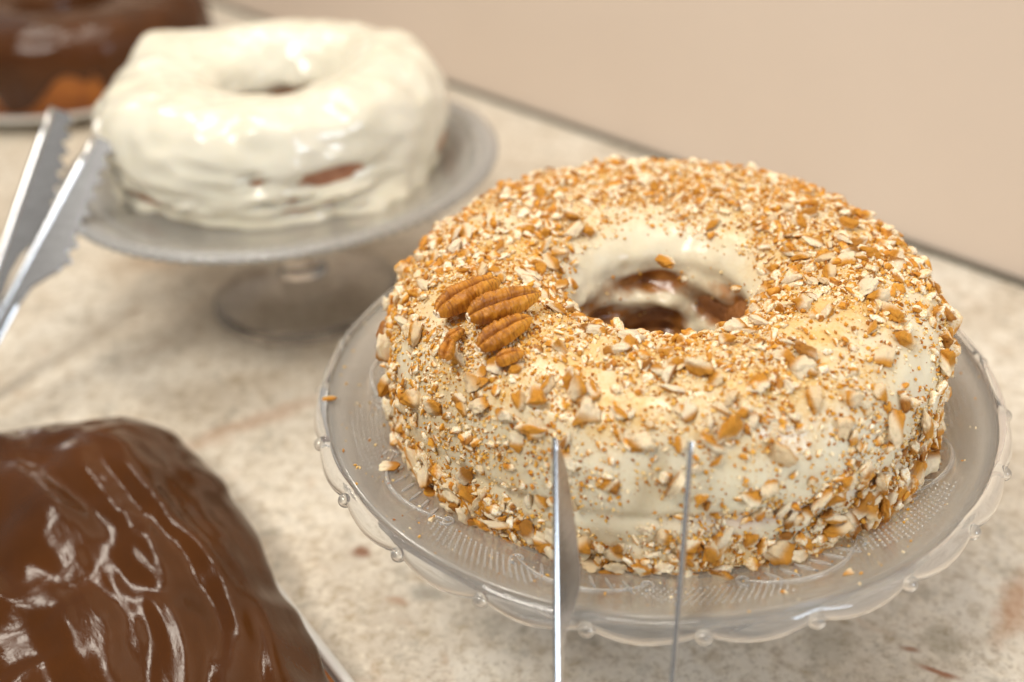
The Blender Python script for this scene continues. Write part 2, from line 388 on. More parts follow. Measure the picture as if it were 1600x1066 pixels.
# ------------------------------------------------------------------ ring cake builder
def ring_cake(prof, ns, nt_, center, disp, hole=(0, 0)):
    P = catmull(prof, ns)
    T = np.gradient(P, axis=0); T /= np.linalg.norm(T, axis=1)[:, None]
    N2 = np.stack([T[:, 1], -T[:, 0]], 1)                       # profile goes bottom-outer -> top -> hole: outward normal
    V = np.zeros((nt_, ns, 3)); D = np.zeros((nt_, ns))
    for i in range(nt_):
        t = 2 * math.pi * i / nt_; c, s = math.cos(t), math.sin(t)
        for j in range(ns):
            r, z = P[j]
            d = disp(t, j / (ns - 1), r, z, r * c, r * s)
            D[i, j] = d
            r2 = r + N2[j, 0] * d; z2 = z + N2[j, 1] * d
            k = smooth(.095, .045, r); V[i, j] = (center[0] + r2 * c + hole[0] * k, center[1] + r2 * s + hole[1] * k, z2)
    return P, V
def smooth(a, b, x): t = min(1, max(0, (x - a) / (b - a))); return t * t * (3 - 2 * t)
def wrap(a): return (a + math.pi) % (2 * math.pi) - math.pi

# ---- pecan cake
PC = (0.003, 0.005)
pecan_cake = thing("pecan_cake", "ring cake in cream icing covered with chopped pecans on glass stand in front", "cake", None, (PC[0], PC[1], 0.1145))
def local(o, root):
    o.location = Vector(o.location) - Vector(root.location); return o
prof = [(.1225, .1116), (.1268, .119), (.1283, .134), (.1278, .150), (.1240, .1655), (.1160, .1772), (.1020, .1845), (.0830, .1872), (.0650, .1850),
        (.0510, .1795), (.0420, .1715), (.0372, .1620), (.0345, .150), (.033, .136), (.032, .122), (.032, .1135)]
NS, NT = 150, 380
def disp_pecan(t, s, r, z, x, y):
    d = 0.0016 * fbm(x * 22, y * 22, z * 22 + 3, 2) + 0.0008 * fbm(x * 80, y * 80, z * 80, 2)
    if r > .11 and z < .165:                                    # smeared side: a horizontal crease between the layers
        d -= 0.0022 * math.exp(-((z - .1385 - .002 * math.sin(3 * t)) / .0032) ** 2) * smooth(.0, .5, math.sin(t * 2.5 + 2.1) * .5 + .5)
        d += 0.002 * smooth(.128, .114, z)
    if r < .04 or (r < .05 and z < .17):                        # hole: the icing ends in a wavy edge, smears below
        k = smooth(.1690, .156, z)
        d -= k * (0.0040 + 0.0085 * noise.noise((math.cos(t) * 1.25 + z * 14, math.sin(t) * 1.25, z * 95 + 2.6)) + .002 * noise.noise((x * 120, y * 120, z * 160)) - .0015 * smooth(.150, .138, z))
    return d
P_prof, V_ic = ring_cake(prof, NS, NT, PC, disp_pecan, (.001, -.0105))
# normals of the icing grid
dT = np.roll(V_ic, -1, 0) - np.roll(V_ic, 1, 0); dS = np.gradient(V_ic, axis=1)
N_ic = np.cross(dT, dS); N_ic /= np.linalg.norm(N_ic, axis=2)[..., None] + 1e-12
if (N_ic[0, NS // 2, 2]) < 0: N_ic = -N_ic
area_ic = np.linalg.norm(np.cross(dT, dS), axis=2)
TH = 2 * np.pi * np.arange(NT) / NT
Rg = np.hypot(V_ic[..., 0] - PC[0], V_ic[..., 1] - PC[1]); Zg = V_ic[..., 2]
THg = np.repeat(TH[:, None], NS, 1); THw = (THg + np.pi) % (2 * np.pi) - np.pi
PX = project(V_ic)
pn = np.array([[fbm(v[0] * 34, v[1] * 34, v[2] * 34 + 11, 3) for v in row] for row in V_ic])
def gauss2(px, py, cx, cy, sx, sy): return np.exp(-((px - cx) / sx) ** 2 - ((py - cy) / sy) ** 2)
top = np.clip((Zg - .160) / .018, 0, 1) * np.clip((Rg - .036) / .012, 0, 1)
side = (Rg > .10) * np.clip((.172 - Zg) / .02, 0, 1)
ang = lambda d, w: np.exp(-(((THw - R_(d) + np.pi) % (2 * np.pi) - np.pi) / R_(w)) ** 2)
foot = side * np.clip((.136 - Zg) / .014, 0, 1)
inner_back = (Rg < .056) * (Rg > .03) * np.clip(np.sin(THg) + .3, 0, 1)
dens = top * (1.3 + 0.9 * ang(35, 65) + 0.5 * ang(150, 40)) * np.clip(1.0 + 1.2 * pn, .25, 2.2)
dens *= 1 - 0.70 * np.clip(inner_back, 0, 1)
dens *= 1 - 0.80 * ang(-22, 14) * (Rg > .105) * np.clip(1.2 - 0.0 * Rg, 0, 1)
shoulder_front = (Rg > .098) * ang(-90, 50) * np.clip((Zg - .150) / .01, 0, 1)
dens *= 1 - 0.45 * shoulder_front
dens += side * (0.50 + 0.5 * ang(-165, 32) + 0.9 * ang(-8, 30) + 0.25 * ang(-35, 25) + .5 * ang(90, 90)) * np.clip(1 + 1.6 * pn, .1, 2.2)
dens += foot * (1.0 + 1.6 * ang(-140, 45) + 1.2 * ang(-30, 35)) * np.clip(1 + 1.0 * pn, .2, 2)
face = np.clip(np.einsum('ijk,ijk->ij', N_ic, CAM - V_ic), 0, None) > 0
bare = np.zeros_like(dens)
for cx_, cy_, sx_, sy_, k_ in ((1420, 590, 55, 45, .9), (1190, 655, 80, 30, .75), (800, 665, 70, 40, .75), (1000, 720, 110, 32, .8), (1150, 782, 90, 26, .9), (1190, 830, 80, 24, .85),
                               (960, 790, 70, 28, .75), (650, 560, 40, 35, .6), (1330, 690, 50, 40, .6), (900, 600, 60, 20, .5), (1060, 640, 60, 18, .5), (950, 330, 60, 22, .5)):
    bare = np.maximum(bare, k_ * gauss2(PX[..., 0], PX[..., 1], cx_, cy_, sx_, sy_) * face)
dens *= 1 - .88 * bare
dens *= (Rg > .036)
dust = np.clip(top * 0.85 * (1 - .35 * np.clip(inner_back, 0, 1)) * (1 - .8 * ang(-22, 16) * (Rg > .105)) + foot * .6 + .12 + .25 * side * ang(-150, 45), 0, 1) * (1 - .85 * bare)
pink = side * np.exp(-((Zg - .1385) / .0035) ** 2) * (ang(-68, 16) * .55 + ang(-40, 14) * .35)
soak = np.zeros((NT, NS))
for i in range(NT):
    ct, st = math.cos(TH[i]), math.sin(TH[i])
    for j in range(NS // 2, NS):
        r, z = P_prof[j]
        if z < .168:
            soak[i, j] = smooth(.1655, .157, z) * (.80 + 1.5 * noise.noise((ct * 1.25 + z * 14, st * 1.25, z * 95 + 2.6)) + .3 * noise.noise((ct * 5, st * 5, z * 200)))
icing = mesh_obj("icing", V_ic.reshape(-1, 3), grid_faces(NT, NS, True, False), M_icing, pecan_cake, True, {'dust': dust.ravel(), 'pink': pink.ravel(), 'soak': soak.ravel()})
local(icing, pecan_cake)
local(lathe("sponge", [(.1195, .114), (.1195, .150), (.105, .172), (.06, .172), (.0425, .160), (.0352, .148), (.0348, .132), (.0343, .1145)], 120, M_sponge, pecan_cake, (PC[0], PC[1] - .005, 0),
            lambda t, j, r, z: (r + (.0012 * noise.noise((math.cos(t) * 4, math.sin(t) * 4, z * 90)) if r < .05 else 0), z)), pecan_cake)

# chopped nut pieces: a few dozen shapes, copied
def ico(sub):
    import bmesh
    bm = bmesh.new(); bmesh.ops.create_icosphere(bm, subdivisions=sub, radius=1.0)
    V = np.array([v.co[:] for v in bm.verts]); F = [tuple(v.index for v in f.verts) for f in bm.faces]; bm.free(); return V, F
ICO3, ICO2, ICOS, ICO1 = ico(4), ico(3), ico(2), ico(1)
def chunk(seed, src):
    """irregular broken pecan piece of unit size: fractured faces cut by planes, one side keeps the brown skin"""
    r = np.random.default_rng(seed); V, F = src
    V = V.copy(); k = r.random()
    sc = np.array([1.0, r.uniform(.45, .85), r.uniform(.32, .62)])
    if k < .25: sc = np.array([1.0, r.uniform(.30, .42), r.uniform(.26, .36)])      # slivers
    cuts = []
    for _ in range(r.integers(6, 10)):
        n = r.normal(size=3); n /= np.linalg.norm(n); cuts.append((n, r.uniform(.42, .85)))
    for n, d in cuts:
        h = V @ n - d; V = V - np.outer(np.clip(h, 0, None) * .95, n)
    off = r.uniform(0, 50, 3)
    nz = np.array([fbm(*(v * 1.7 + off), 4) + .5 * abs(noise.noise(v * 4.2 + off)) for v in V]); V = V * (1 + .30 * nz)[:, None]
    sd = r.normal(size=3); sd[2] *= .6; sd /= np.linalg.norm(sd)
    skin = V @ sd + r.uniform(-.25, .45)
    return V * sc, F, skin
CH = [chunk(100 + i, ICO2) for i in range(26)]; CHS = [chunk(100 + i, ICOS) for i in range(26)]
def chunk_mesh(i):
    V, F, s = chunk(100 + i, ICO3); me = bpy.data.meshes.new("nut_piece"); me.from_pydata([tuple(v) for v in V], [], F); me.update(); me.shade_smooth()
    me.materials.append(M_nut)
    a = me.attributes.new('skin', 'FLOAT', 'POINT'); a.data.foreach_set('value', np.asarray(s, np.float32))
    a = me.attributes.new('tone', 'FLOAT', 'POINT'); a.data.foreach_set('value', np.zeros(len(V), np.float32))
    return me
CM = [chunk_mesh(i) for i in range(len(CH))]
def orient(n, spin, tilt):
    n = Vector(n); q = n.to_track_quat('Z', 'Y').to_matrix()
    return q @ Matrix.Rotation(spin, 3, 'Z') @ Matrix.Rotation(tilt, 3, 'X')
w_ = (dens * area_ic).ravel(); w_ /= w_.sum()
def sample(n, wts):
    idx = rng.choice(len(wts), n, p=wts)
    i, j = idx // NS, idx % NS
    u, v = rng.random(n), rng.random(n)
    i2 = (i + 1) % NT; j2 = np.minimum(j + 1, NS - 1)
    Pp = (V_ic[i, j] * ((1 - u) * (1 - v))[:, None] + V_ic[i2, j] * (u * (1 - v))[:, None] + V_ic[i, j2] * ((1 - u) * v)[:, None] + V_ic[i2, j2] * (u * v)[:, None])
    return Pp, N_ic[i, j], i, j
HALF_PX = [(728, 468), (787, 480), (787, 520)]
def clear_of_halves(p):
    q = project(p)
    return all(((q[0] - a) / 62) ** 2 + ((q[1] - b) / 34) ** 2 > 1 for a, b in HALF_PX)
big = []
Pp, Nn, ii, jj = sample(8000, w_)
for k in range(len(Pp)):
    if not clear_of_halves(Pp[k]): continue
    th = wrap(TH[ii[k]]); onside = Zg[ii[k], jj[k]] < .165 and Rg[ii[k], jj[k]] > .1
    s = float(np.clip(rng.lognormal(math.log(.0021), .52), .0010, .0066))
    if onside: s *= 1.18
    if th > R_(10) and th < R_(120): s *= .86
    big.append((Pp[k], Nn[k], s))
view = [(s * s * max(0.0, float(np.dot(CAM - p, n)) / np.linalg.norm(CAM - p) + .25) / np.linalg.norm(CAM - p) ** 2) for p, n, s in big]
order = np.argsort(view)[::-1]
rest = Bag(); rest_skin, rest_tone = [], []
cake_loc = np.array(pecan_cake.location)
for rank, k in enumerate(order):
    p, n, s = big[k]; ci = int(rng.integers(len(CM)))
    n2 = Vector(n) + Vector(rng.normal(size=3) * .28); mat3 = orient(n2.normalized(), rng.uniform(0, 6.28), rng.normal() * .5)
    pos = np.array(p) + np.array(n) * s * rng.uniform(.10, .40)
    if rank < 300:
        o = bpy.data.objects.new("nut_piece", CM[ci]); COL.objects.link(o); o.parent = pecan_cake
        o.matrix_local = Matrix.Translation(Vector(pos - cake_loc)) @ mat3.to_4x4() @ Matrix.Diagonal((s, s, s, 1))
    else:
        V, F, sk = (CH if s > .0026 else CHS)[ci]; A = np.array(mat3) * s
        rest.add(V @ A.T + (pos - cake_loc), F); rest_skin.append(sk); rest_tone.append(np.full(len(V), rng.random()))
o = mesh_obj("small_nut_piece", rest.V, rest.F, M_nut, pecan_cake, True, {'skin': np.concatenate(rest_skin), 'tone': np.concatenate(rest_tone)}); o['kind'] = 'stuff'
# fine crumbs
def crumbs(name, n, wts, smin, smax, parent, loc, keep=None):
    Pp, Nn, ii, jj = sample(n, wts); OV = np.array([(1, 0, 0), (-1, 0, 0), (0, 1, 0), (0, -1, 0), (0, 0, 1), (0, 0, -1)], float)
    OF = [(0, 2, 4), (2, 1, 4), (1, 3, 4), (3, 0, 4), (2, 0, 5), (1, 2, 5), (3, 1, 5), (0, 3, 5)]
    Vs, Fs, Ts = [], [], []
    for k in range(n):
        s = smin + (smax - smin) * rng.random() ** 2.4
        q = rng.normal(size=(3, 3)); q, _ = np.linalg.qr(q)
        V = (OV * rng.uniform(.5, 1.15, (6, 1)) * np.array([1, .75, .55])) @ q * s + Pp[k] + Nn[k] * s * .25 - loc
        o_ = len(Vs) * 6; Vs.append(V); Fs += [(a + o_, b + o_, c + o_) for a, b, c in OF]; Ts.append(np.full(6, rng.random()))
    o = mesh_obj(name, np.concatenate(Vs), Fs, M_crumb, parent, False, {'tone': np.concatenate(Ts)}); o['kind'] = 'stuff'; return o
w2 = ((dens + .20 * dust) * (np.clip(1 + 1.1 * pn, .25, 2)) * area_ic).ravel(); w2 /= w2.sum()
crumbs("nut_crumb", 110000, w2, .0003, .0018, pecan_cake, cake_loc)

# whole pecan halves
def pecan_half(seed, L=.036, W=.0125, H=.0068):
    r = np.random.default_rng(seed); nu, nv = 64, 40; V, groove, tip = [], [], []
    o = r.uniform(0, 30, 3)
    for i in range(nu):
        u = -1 + 2 * i / (nu - 1); env = max(0.0, 1 - abs(u) ** 2.6) ** .55 * (1 - .16 * u)
        env = max(env, .30 if u < 0 else .22)
        for j in range(nv):
            a = 2 * math.pi * j / nv; c, s = math.cos(a), math.sin(a)
            y = W / 2 * env * c; z = H * env * (min(1, s * 3) * (.30 + .70 * math.sqrt(max(0, 1 - ((abs(c) - .52) / .50) ** 2))) if s > 0 else s * .45)
            g = math.exp(-(c / .13) ** 2) * (1 if s > 0 else .5)
            f2 = math.exp(-((abs(c) - .62) / .13) ** 2) * (s > 0)
            wr = noise.noise((u * 17 + o[0], c * 2.2 + (5 if c > 0 else 0), o[1])) * .15 + noise.noise((u * 6 + o[0], c * 5, s * 5 + o[2])) * .08
            k = 1 + wr * (1 if s > -.2 else .4)
            z = z * k - g * H * .12 * env * (s > 0)
            y *= k
            V.append((u * L / 2, y, z)); groove.append(.85 * g * (s > 0) + .15 * f2); tip.append(smooth(.86, 1.0, -u) * .8)
    F = grid_faces(nu, nv, False, True, True); F.append(tuple(range(nv))); F.append(tuple(range((nu - 1) * nv, nu * nv))[::-1])
    return V, F, groove, tip
for k, (p, q, zz, dz, roll) in enumerate((((684, 492), (778, 440), .1895, .0030, -8), ((733, 497), (840, 460), .1925, .0020, 12), ((748, 545), (828, 498), .1880, .0040, 4))):
    a, b_ = on_z(*p, zz), on_z(*q, zz + dz); d = Vector(b_ - a); L = d.length * 1.06
    V, F, g, t = pecan_half(40 + k, L, L * .37, L * .19)
    o = mesh_obj("pecan_half", V, F, M_half, pecan_cake, True, {'groove': g, 'tip': t})
    o['label'] = ("whole pecan half at the left of the cluster", "topmost whole pecan half of the cluster", "whole pecan half nearest the front of the cluster")[k]
    X = d.normalized(); Z = Vector((0, -.18, 1)); Y = Z.cross(X).normalized(); Z = X.cross(Y)
    mr = Matrix((X, Y, Z)).transposed() @ Matrix.Rotation(R_(roll), 3, 'X')
    o.matrix_local = Matrix.Translation(Vector((a + b_) / 2 - cake_loc)) @ mr.to_4x4()
for (px, py, L, ang_) in ((797, 560, .012, 14), (700, 548, .011, 80), (712, 525, .009, 40)):
    c = on_z(px, py, .1868); V, F, g, t = pecan_half(px, L, L * .55, L * .3)
    o = mesh_obj("pecan_fragment", V, F, M_half, pecan_cake, True, {'groove': np.array(g) * .3, 'tip': t})
    o.matrix_local = Matrix.Translation(Vector(c - cake_loc)) @ Matrix.Rotation(R_(ang_), 4, 'Z') @ Matrix.Rotation(R_(-18), 4, 'Y')
# the bits sitting in the hole's mouth
for (px, py, z, s) in ((1036, 408, .1775, .0062), (1066, 436, .165, .0033), (1150, 452, .173, .0045)):
    c = on_z(px, py, z); o = bpy.data.objects.new("nut_piece", CM[px % len(CM)]); COL.objects.link(o); o.parent = pecan_cake
    o.matrix_local = Matrix.Translation(Vector(c - cake_loc)) @ Matrix.Rotation(px, 4, 'Z') @ Matrix.Diagonal((s, s, s, 1))

# ------------------------------------------------------------------ glass stand of the pecan cake
NB = 24; PH = 3.019
stand = thing("glass_cake_stand", "footed clear pressed glass cake stand with beaded scalloped rim under the pecan cake", "cake stand", "glass cake stands", (0, 0, 0))
def dish_z(r): return .1118 + .0122 * smooth(.118, .158, r) * smooth(.10, .158, r)
top_p = [(r, dish_z(r)) for r in (.0005, .04, .08, .105, .115, .122, .128, .134, .140, .146, .151, .1565)]
bot_p = [(r, z - .0032) for r, z in top_p[::-1]]
lathe("dish", top_p + bot_p, 192, M_dish, stand)
def scal(t): return abs(math.sin((t - PH) * NB / 2))
def rim_fn(t, j, r, z):
    s = scal(t) ** .8
    k = (0, .15, .5, .9, 1, 1, .9, .5, .15, 0)[j]
    return r + .0022 * s * k, z - .0036 * s * k
lathe("rim", [(.1552, .1238), (.1562, .1262), (.1582, .1264), (.1596, .1248), (.1603, .1222), (.1600, .1208), (.1588, .1210), (.1580, .1222), (.1570, .1226), (.1556, .1222)], NB * 16, M_rim, stand, fn=rim_fn)
bv, bf = ico(3)
bead_me = bpy.data.meshes.new("bead"); bead_me.from_pydata([tuple(v * np.array([.0033, .0033, .0032])) for v in bv], [], bf); bead_me.shade_smooth(); bead_me.materials.append(M_rim)
for k in range(NB):
    t = PH + 2 * math.pi * k / NB
    o = bpy.data.objects.new("bead", bead_me); COL.objects.link(o); o.parent = stand; o.location = (.1600 * math.cos(t), .1600 * math.sin(t), .1198)
# hobnail dots and scrolls pressed into the dish
dots = Bag(); dv, df = ico(1)
for ring in range(7):
    r = .1315 + ring * .00215; n = 300
    for k in range(n):
        t = 2 * math.pi * (k + .5 * (ring % 2)) / n
        ph = ((t - PH) / (2 * math.pi) * 9) % 1.0
        if ph < .30 + .04 * ring or ring < 1 and ph > .8: continue
        dots.add(dv * np.array([.00068, .00068, .0006]) + np.array([r * math.cos(t), r * math.sin(t), dish_z(r) + .0001]), df)
o = mesh_obj("hobnail_dots", dots.V, dots.F, M_relief, stand, fix=True); o['kind'] = 'stuff'
def polar(r, t, h=0.0): return (r * math.cos(t), r * math.sin(t), dish_z(r) + h)
sc = Bag()
path = [polar(.1290 + .0105 * math.sin(math.pi * u) , (u - .5) * .42, .0003) for u in np.linspace(0, 1, 22)]
V, F = tube(path, [.0008 * (.4 + 1.0 * math.sin(math.pi * u)) for u in np.linspace(0, 1, 22)]); sc.add(V, F)
for e in (-1, 1):
    pp = []
    for q in np.linspace(0, 1, 12):
        a = q * 4.6; rr = .0042 * (1 - .72 * q)
        pp.append(polar(.1285 + .001 + rr * math.cos(a) * 1.0, e * (.20 + rr * math.sin(a) / .13), .0003))
    V, F = tube(pp, .0007, 5); sc.add(V, F)
for q in range(6):
    t0 = -.13 + q * .052
    pp = [polar(.1275 + .0085 * u, t0 + .035 * u, .0003) for u in np.linspace(0, 1, 6)]
    V, F = tube(pp, [.0004, .0008, .0010, .0009, .0006, .0003], 5); sc.add(V, F)
scroll_me = None
for k in range(9):
    t = PH + 2 * math.pi * (k + .15) / 9
    if scroll_me is None:
        o = mesh_obj("scroll_relief", sc.V, sc.F, M_relief, stand, fix=True); scroll_me = o.data
    else:
        o = bpy.data.objects.new("scroll_relief", scroll_me); COL.objects.link(o); o.parent = stand
    o.rotation_euler[2] = t
lathe("stem", [(.0005, .1085), (.030, .1085), (.022, .100), (.014, .088), (.012, .074), (.017, .062), (.019, .054), (.015, .046), (.013, .034), (.016, .0225), (.0005, .0225)], 48, M_foot, stand, closed=False)
lathe("foot", [(.0005, .0222), (.017, .0220), (.026, .016), (.042, .010), (.054, .006), (.058, .003), (.0575, .0005), (.050, .0005), (.030, .006), (.0005, .009)], 72, M_foot, stand, closed=False)

# loose bits on the dish
loose = Bag(); lt = []
def on_dish(px, py):
    p = on_z(px, py, .114)
    for _ in range(4): p = on_z(px, py, dish_z(math.hypot(p[0], p[1])) + .0003)
    return p
for px, py, s, nm, lab in ((606, 733, .0058, "pecan_chunk", "orange brown pecan chunk lying on the glass dish at the cake's left foot"),
                           (512, 627, .0042, "nut_flake", "pale nut flake stuck on the left rim of the glass dish"),
                           (1325, 898, .0030, "nut_flake", "thin tan nut sliver lying on the glass dish right of the tongs"),
                           (1225, 926, .0019, "nut_flake", "tiny upright yellowish nut sliver near the front right rim of the dish"),
                           (675, 812, .0024, "nut_flake", "pale nut flake on the dotted front left part of the dish")):
    p = on_dish(px, py); o = bpy.data.objects.new(nm, CM[(px * 7) % len(CM)].copy()); COL.objects.link(o)
    o.matrix_world = Matrix.Translation(Vector((p[0], p[1], p[2] + s * .32))) @ Matrix.Rotation(px * .7, 4, 'Z') @ Matrix.Diagonal((s, s * .7, s * .6, 1))
    tag(o, lab, "nut", "loose nut bits on the dish")
for k in range(900):
    a = rng.uniform(R_(-200), R_(30)); r = rng.uniform(.127, .154)
    if rng.random() > .35 + .6 * (r < .137): continue
    s = .0002 + .0008 * rng.random() ** 4
    q, _ = np.linalg.qr(rng.normal(size=(3, 3)))
    V = (ICO1[0] * np.array([1, .7, .5])) @ q * s + np.array([r * math.cos(a), r * math.sin(a), dish_z(r) + s * .6])
    loose.add(V, ICO1[1]); lt.append(np.full(len(V), rng.random()))
tag(mesh_obj("loose_crumbs", loose.V, loose.F, M_crumb, None, False, {'tone': np.concatenate(lt)}), "fine brown crumbs scattered over the glass dish around the pecan cake", "crumbs", kind='stuff')

# ------------------------------------------------------------------ vanilla cake and its stand
VC = (-.271, .262)
van_stand = thing("glass_cake_stand", "blurred clear glass cake stand with finely ribbed rim under the white iced cake", "cake stand", "glass cake stands", (VC[0], VC[1], 0))
def vdish_z(r): return .1118 + .0075 * smooth(.118, .152, r)
vt = [(r, vdish_z(r)) for r in (.0005, .06, .105, .118, .126, .134, .142, .150)]
lathe("dish", vt + [(r, z - .0035) for r, z in vt[::-1]], 160, M_dish, van_stand)
NR = 110
def vrim(t, j, r, z):
    k = (0, .3, 1, 1, .6, 0)[j]; s = .5 + .5 * math.cos(t * NR)
    return r + .0011 * s * k, z - .0004 * s * k
lathe("ribbed_rim", [(.138, .1178), (.150, .1208), (.1562, .1195), (.1565, .1165), (.150, .1150), (.138, .1142)], NR * 8, M_relief, van_stand, fn=vrim)
ribs = Bag()
for k in range(NR):
    t = 2 * math.pi * k / NR
    V, F = tube([(r * math.cos(t), r * math.sin(t), vdish_z(r) + .0002) for r in (.127, .136, .145, .152)], [.0003, .0008, .0011, .0009], 5); ribs.add(V, F)
o = mesh_obj("rib_relief", ribs.V, ribs.F, M_relief, van_stand, fix=True); o['kind'] = 'stuff'
lathe("stem", [(.0005, .1085), (.038, .1082), (.026, .100), (.016, .090), (.0135, .078), (.018, .066), (.020, .058), (.016, .048), (.014, .036), (.019, .0245), (.0005, .0245)], 48, M_foot, van_stand, closed=False)
lathe("foot", [(.0005, .0242), (.020, .0240), (.030, .019), (.048, .013), (.064, .009), (.0725, .005), (.0725, .0010), (.068, .0005), (.040, .010), (.0005, .013)], 72, M_foot, van_stand, closed=False)
VK = (-.279, .282)
van_cake = thing("vanilla_cake", "ring cake thickly spread with glossy white icing on the rear glass stand", "cake", None, (VK[0], VK[1], .1145))
vprof = [(.1190, .1116), (.1235, .121), (.1255, .135), (.1250, .149), (.1215, .1635), (.1140, .1748), (.1020, .1818), (.0860, .1842), (.0700, .1822),
         (.0570, .1770), (.0490, .1690), (.0435, .1590), (.0400, .148), (.038, .136), (.037, .1116)]
def disp_van(t, s, r, z, x, y):
    d = 0.0040 * fbm(x * 19, y * 19, z * 22 + 5, 3) + 0.0018 * noise.noise((x * 55, y * 55, z * 75)) + .0014 * (.5 - abs(noise.noise((math.cos(t) * 3 + z * 30, math.sin(t) * 3, r * 70 + z * 60)))) * 2
    a = math.degrees(wrap(t))
    if r > .1 and z < .17:
        def spot(ca, wa, cz, wz, dep): return dep * (1 + .9 * noise.noise((a * .16, z * 260, ca))) * math.exp(-((a - ca) / wa) ** 2 - ((z - cz) / wz) ** 2)
        d -= spot(-56, 12, .1405, .0045, .0105) + spot(-78, 4, .1435, .006, .0100) + spot(-73, 8, .128, .003, .0075) + spot(-126, 8, .1215, .005, .0105) + spot(-64, 10, .1185, .0028, .008)
        d -= .0035 * smooth(.142, .122, z) * (.5 + .5 * math.sin(a * .11 + 1))
        d += spot(-40, 16, .117, .005, .012) + spot(-52, 10, .128, .004, .006) + spot(-100, 20, .128, .006, .004)
        d += .0025 * smooth(.121, .114, z)
    if z > .158 and r > .08: d += .012 * math.exp(-((a - 156) / 14) ** 2 - ((r - .112) / .012) ** 2)
    d *= 1 - .55 * smooth(.062, .046, r)
    if r < .05: d -= .010 * smooth(.152, .143, z + .004 * noise.noise((x * 60, y * 60, 1)))
    return d
_, V_v = ring_cake(vprof, 190, 300, VK, disp_van, (.004, .004))
local(mesh_obj("icing", V_v.reshape(-1, 3), grid_faces(300, 190, True, False), M_van, van_cake), van_cake)
local(lathe("sponge", [(.1165, .1135), (.1215, .122), (.1215, .148), (.106, .166), (.07, .168), (.052, .160), (.046, .14), (.0445, .1145)], 120, M_sponge2, van_cake, (VK[0] + .002, VK[1] + .002, 0)), van_cake)

# ------------------------------------------------------------------ chocolate slab in front
SO = np.array([-.318, .056]); su = np.array([.7009, -.7132]); sv = np.array([-.7132, -.7009])
slab = thing("chocolate_slab_cake", "flat sheet cake under rippled glossy chocolate glaze in the front left corner", "cake", None, (SO[0], SO[1], .012))
LU, LV = .40, .25
def frame(u, v): return SO + su * u + sv * v
NU, NVv = 300, 230
Vc = np.zeros((NU, NVv, 3))
for i in range(NU):
    for j in range(NVv):
        a = i / (NU - 1); b = j / (NVv - 1)
        # rounded-rectangle parameterisation: even spacing, wavy outer edge
        e0 = -.0285 + .0165 * smooth(.15, .26, a * LU) + .0065 * noise.noise((a * 9, 1.7, 0)) + .0022 * noise.noise((a * 19, 3.1, 0))
        u = a * LU; v = e0 + b * (LV - e0)
        cr = .080
        eu = -.026 + .005 * noise.noise((b * 7, 9.1, 0)) - .075 * smooth(.02, .18, v)
        u = eu + a * (LU - eu)
        du = min(u - eu, LU - u); dv = min(v - e0, LV - v)
        # distance to edge with round corners
        if du < cr and dv < cr:
            hy = math.hypot(cr - du, cr - dv); dd = max(0.0, cr - hy)
            if hy > cr:
                f = 1 - cr / hy; u += (cr - du) * f * (1 if u < LU / 2 else -1); v += (cr - dv) * f * (1 if v < LV / 2 else -1)
        else: dd = min(du, dv)
        dd = max(0.0, dd)
        h = .046 * (1 - (1 - min(1, dd / .058)) ** 2.0) ** .75
        wv = v + .020 * noise.noise((u * 9, v * 9, 2.0)) + .18 * (u - .05) * (-.28)
        k = smooth(.006, .045, dd)
        q1 = noise.noise((u * 11, v * 16, 3.3)); q2 = noise.noise((u * 11 + 9, v * 16, 7.7))
        f1 = noise.noise((wv * 21 + 1.3 * q1, u * 8.5 + 1.1 * q2, 0.3)); f2 = noise.noise((wv * 50 + 2.2 * q1, u * 21 + 2.0 * q2, 5.3)); f3 = noise.noise((wv * 105 + 3 * q2, u * 48 + 3 * q1, 2.3))
        rid = 1 - math.sqrt(noise.noise((wv * 25 + q2, u * 5.0, 4.4)) ** 2 + .004) * 2
        h += k * (0.0080 * f1 + .0038 * f2 + .0012 * f3 + .0036 * (rid - .5))
        h += .0055 * smooth(0, .05, dd) * math.exp(-((u - .06) / .075) ** 2 - ((v - .055) / .06) ** 2)
        # a small sunken tongue with a raised lip
        tk = .015 * max(0.0, 1 - dd / .011)                     # the glaze bulges and tucks in under its widest line
        if dv <= du: v += tk if v < LV / 2 else -tk
        else: u += tk if u < LU / 2 else -tk
        p = frame(u, v)
        Vc[i, j] = (p[0], p[1], .0135 + max(h, 0))
slab_loc = np.array(slab.location)
mesh_obj("chocolate_glaze", (Vc - slab_loc).reshape(-1, 3), grid_faces(NU, NVv, flip=True), M_choc, slab)
V, F = [], []
def rrect(u0, u1, v0, v1, rad, n=10):
    out = []
    for cu, cv, a0 in ((u1 - rad, v1 - rad, 0), (u0 + rad, v1 - rad, 90), (u0 + rad, v0 + rad, 180), (u1 - rad, v0 + rad, 270)):
        for k in range(n + 1):
            a = R_(a0 + 90 * k / n); out.append((cu + rad * math.cos(a), cv + rad * math.sin(a)))
    return out
def prism(name, outline, rings, mat, parent, loc):
    """stack of offset outlines: rings = [(scale offset in m, z)]"""
    O = np.array(outline); c = O.mean(0); V, F = [], []
    for off, z in rings:
        d = O - c; L = np.linalg.norm(d, axis=1)[:, None]
        Q = c + d * (1 + off / L)
        for q in Q: p = frame(*q); V.append((p[0] - loc[0], p[1] - loc[1], z - loc[2]))
    n = len(O)
    F = grid_faces(len(rings), n, False, True); F.append(tuple(range(n))[::-1]); F.append(tuple(range((len(rings) - 1) * n, len(rings) * n)))
    return mesh_obj(name, V, F, mat, parent)
prism("sponge", rrect(.022, LU - .015, -.004, LV - .01, .03), [(0, .0125), (0.003, .020), (0, .030), (-.012, .034)], M_sponge3, slab, slab_loc)
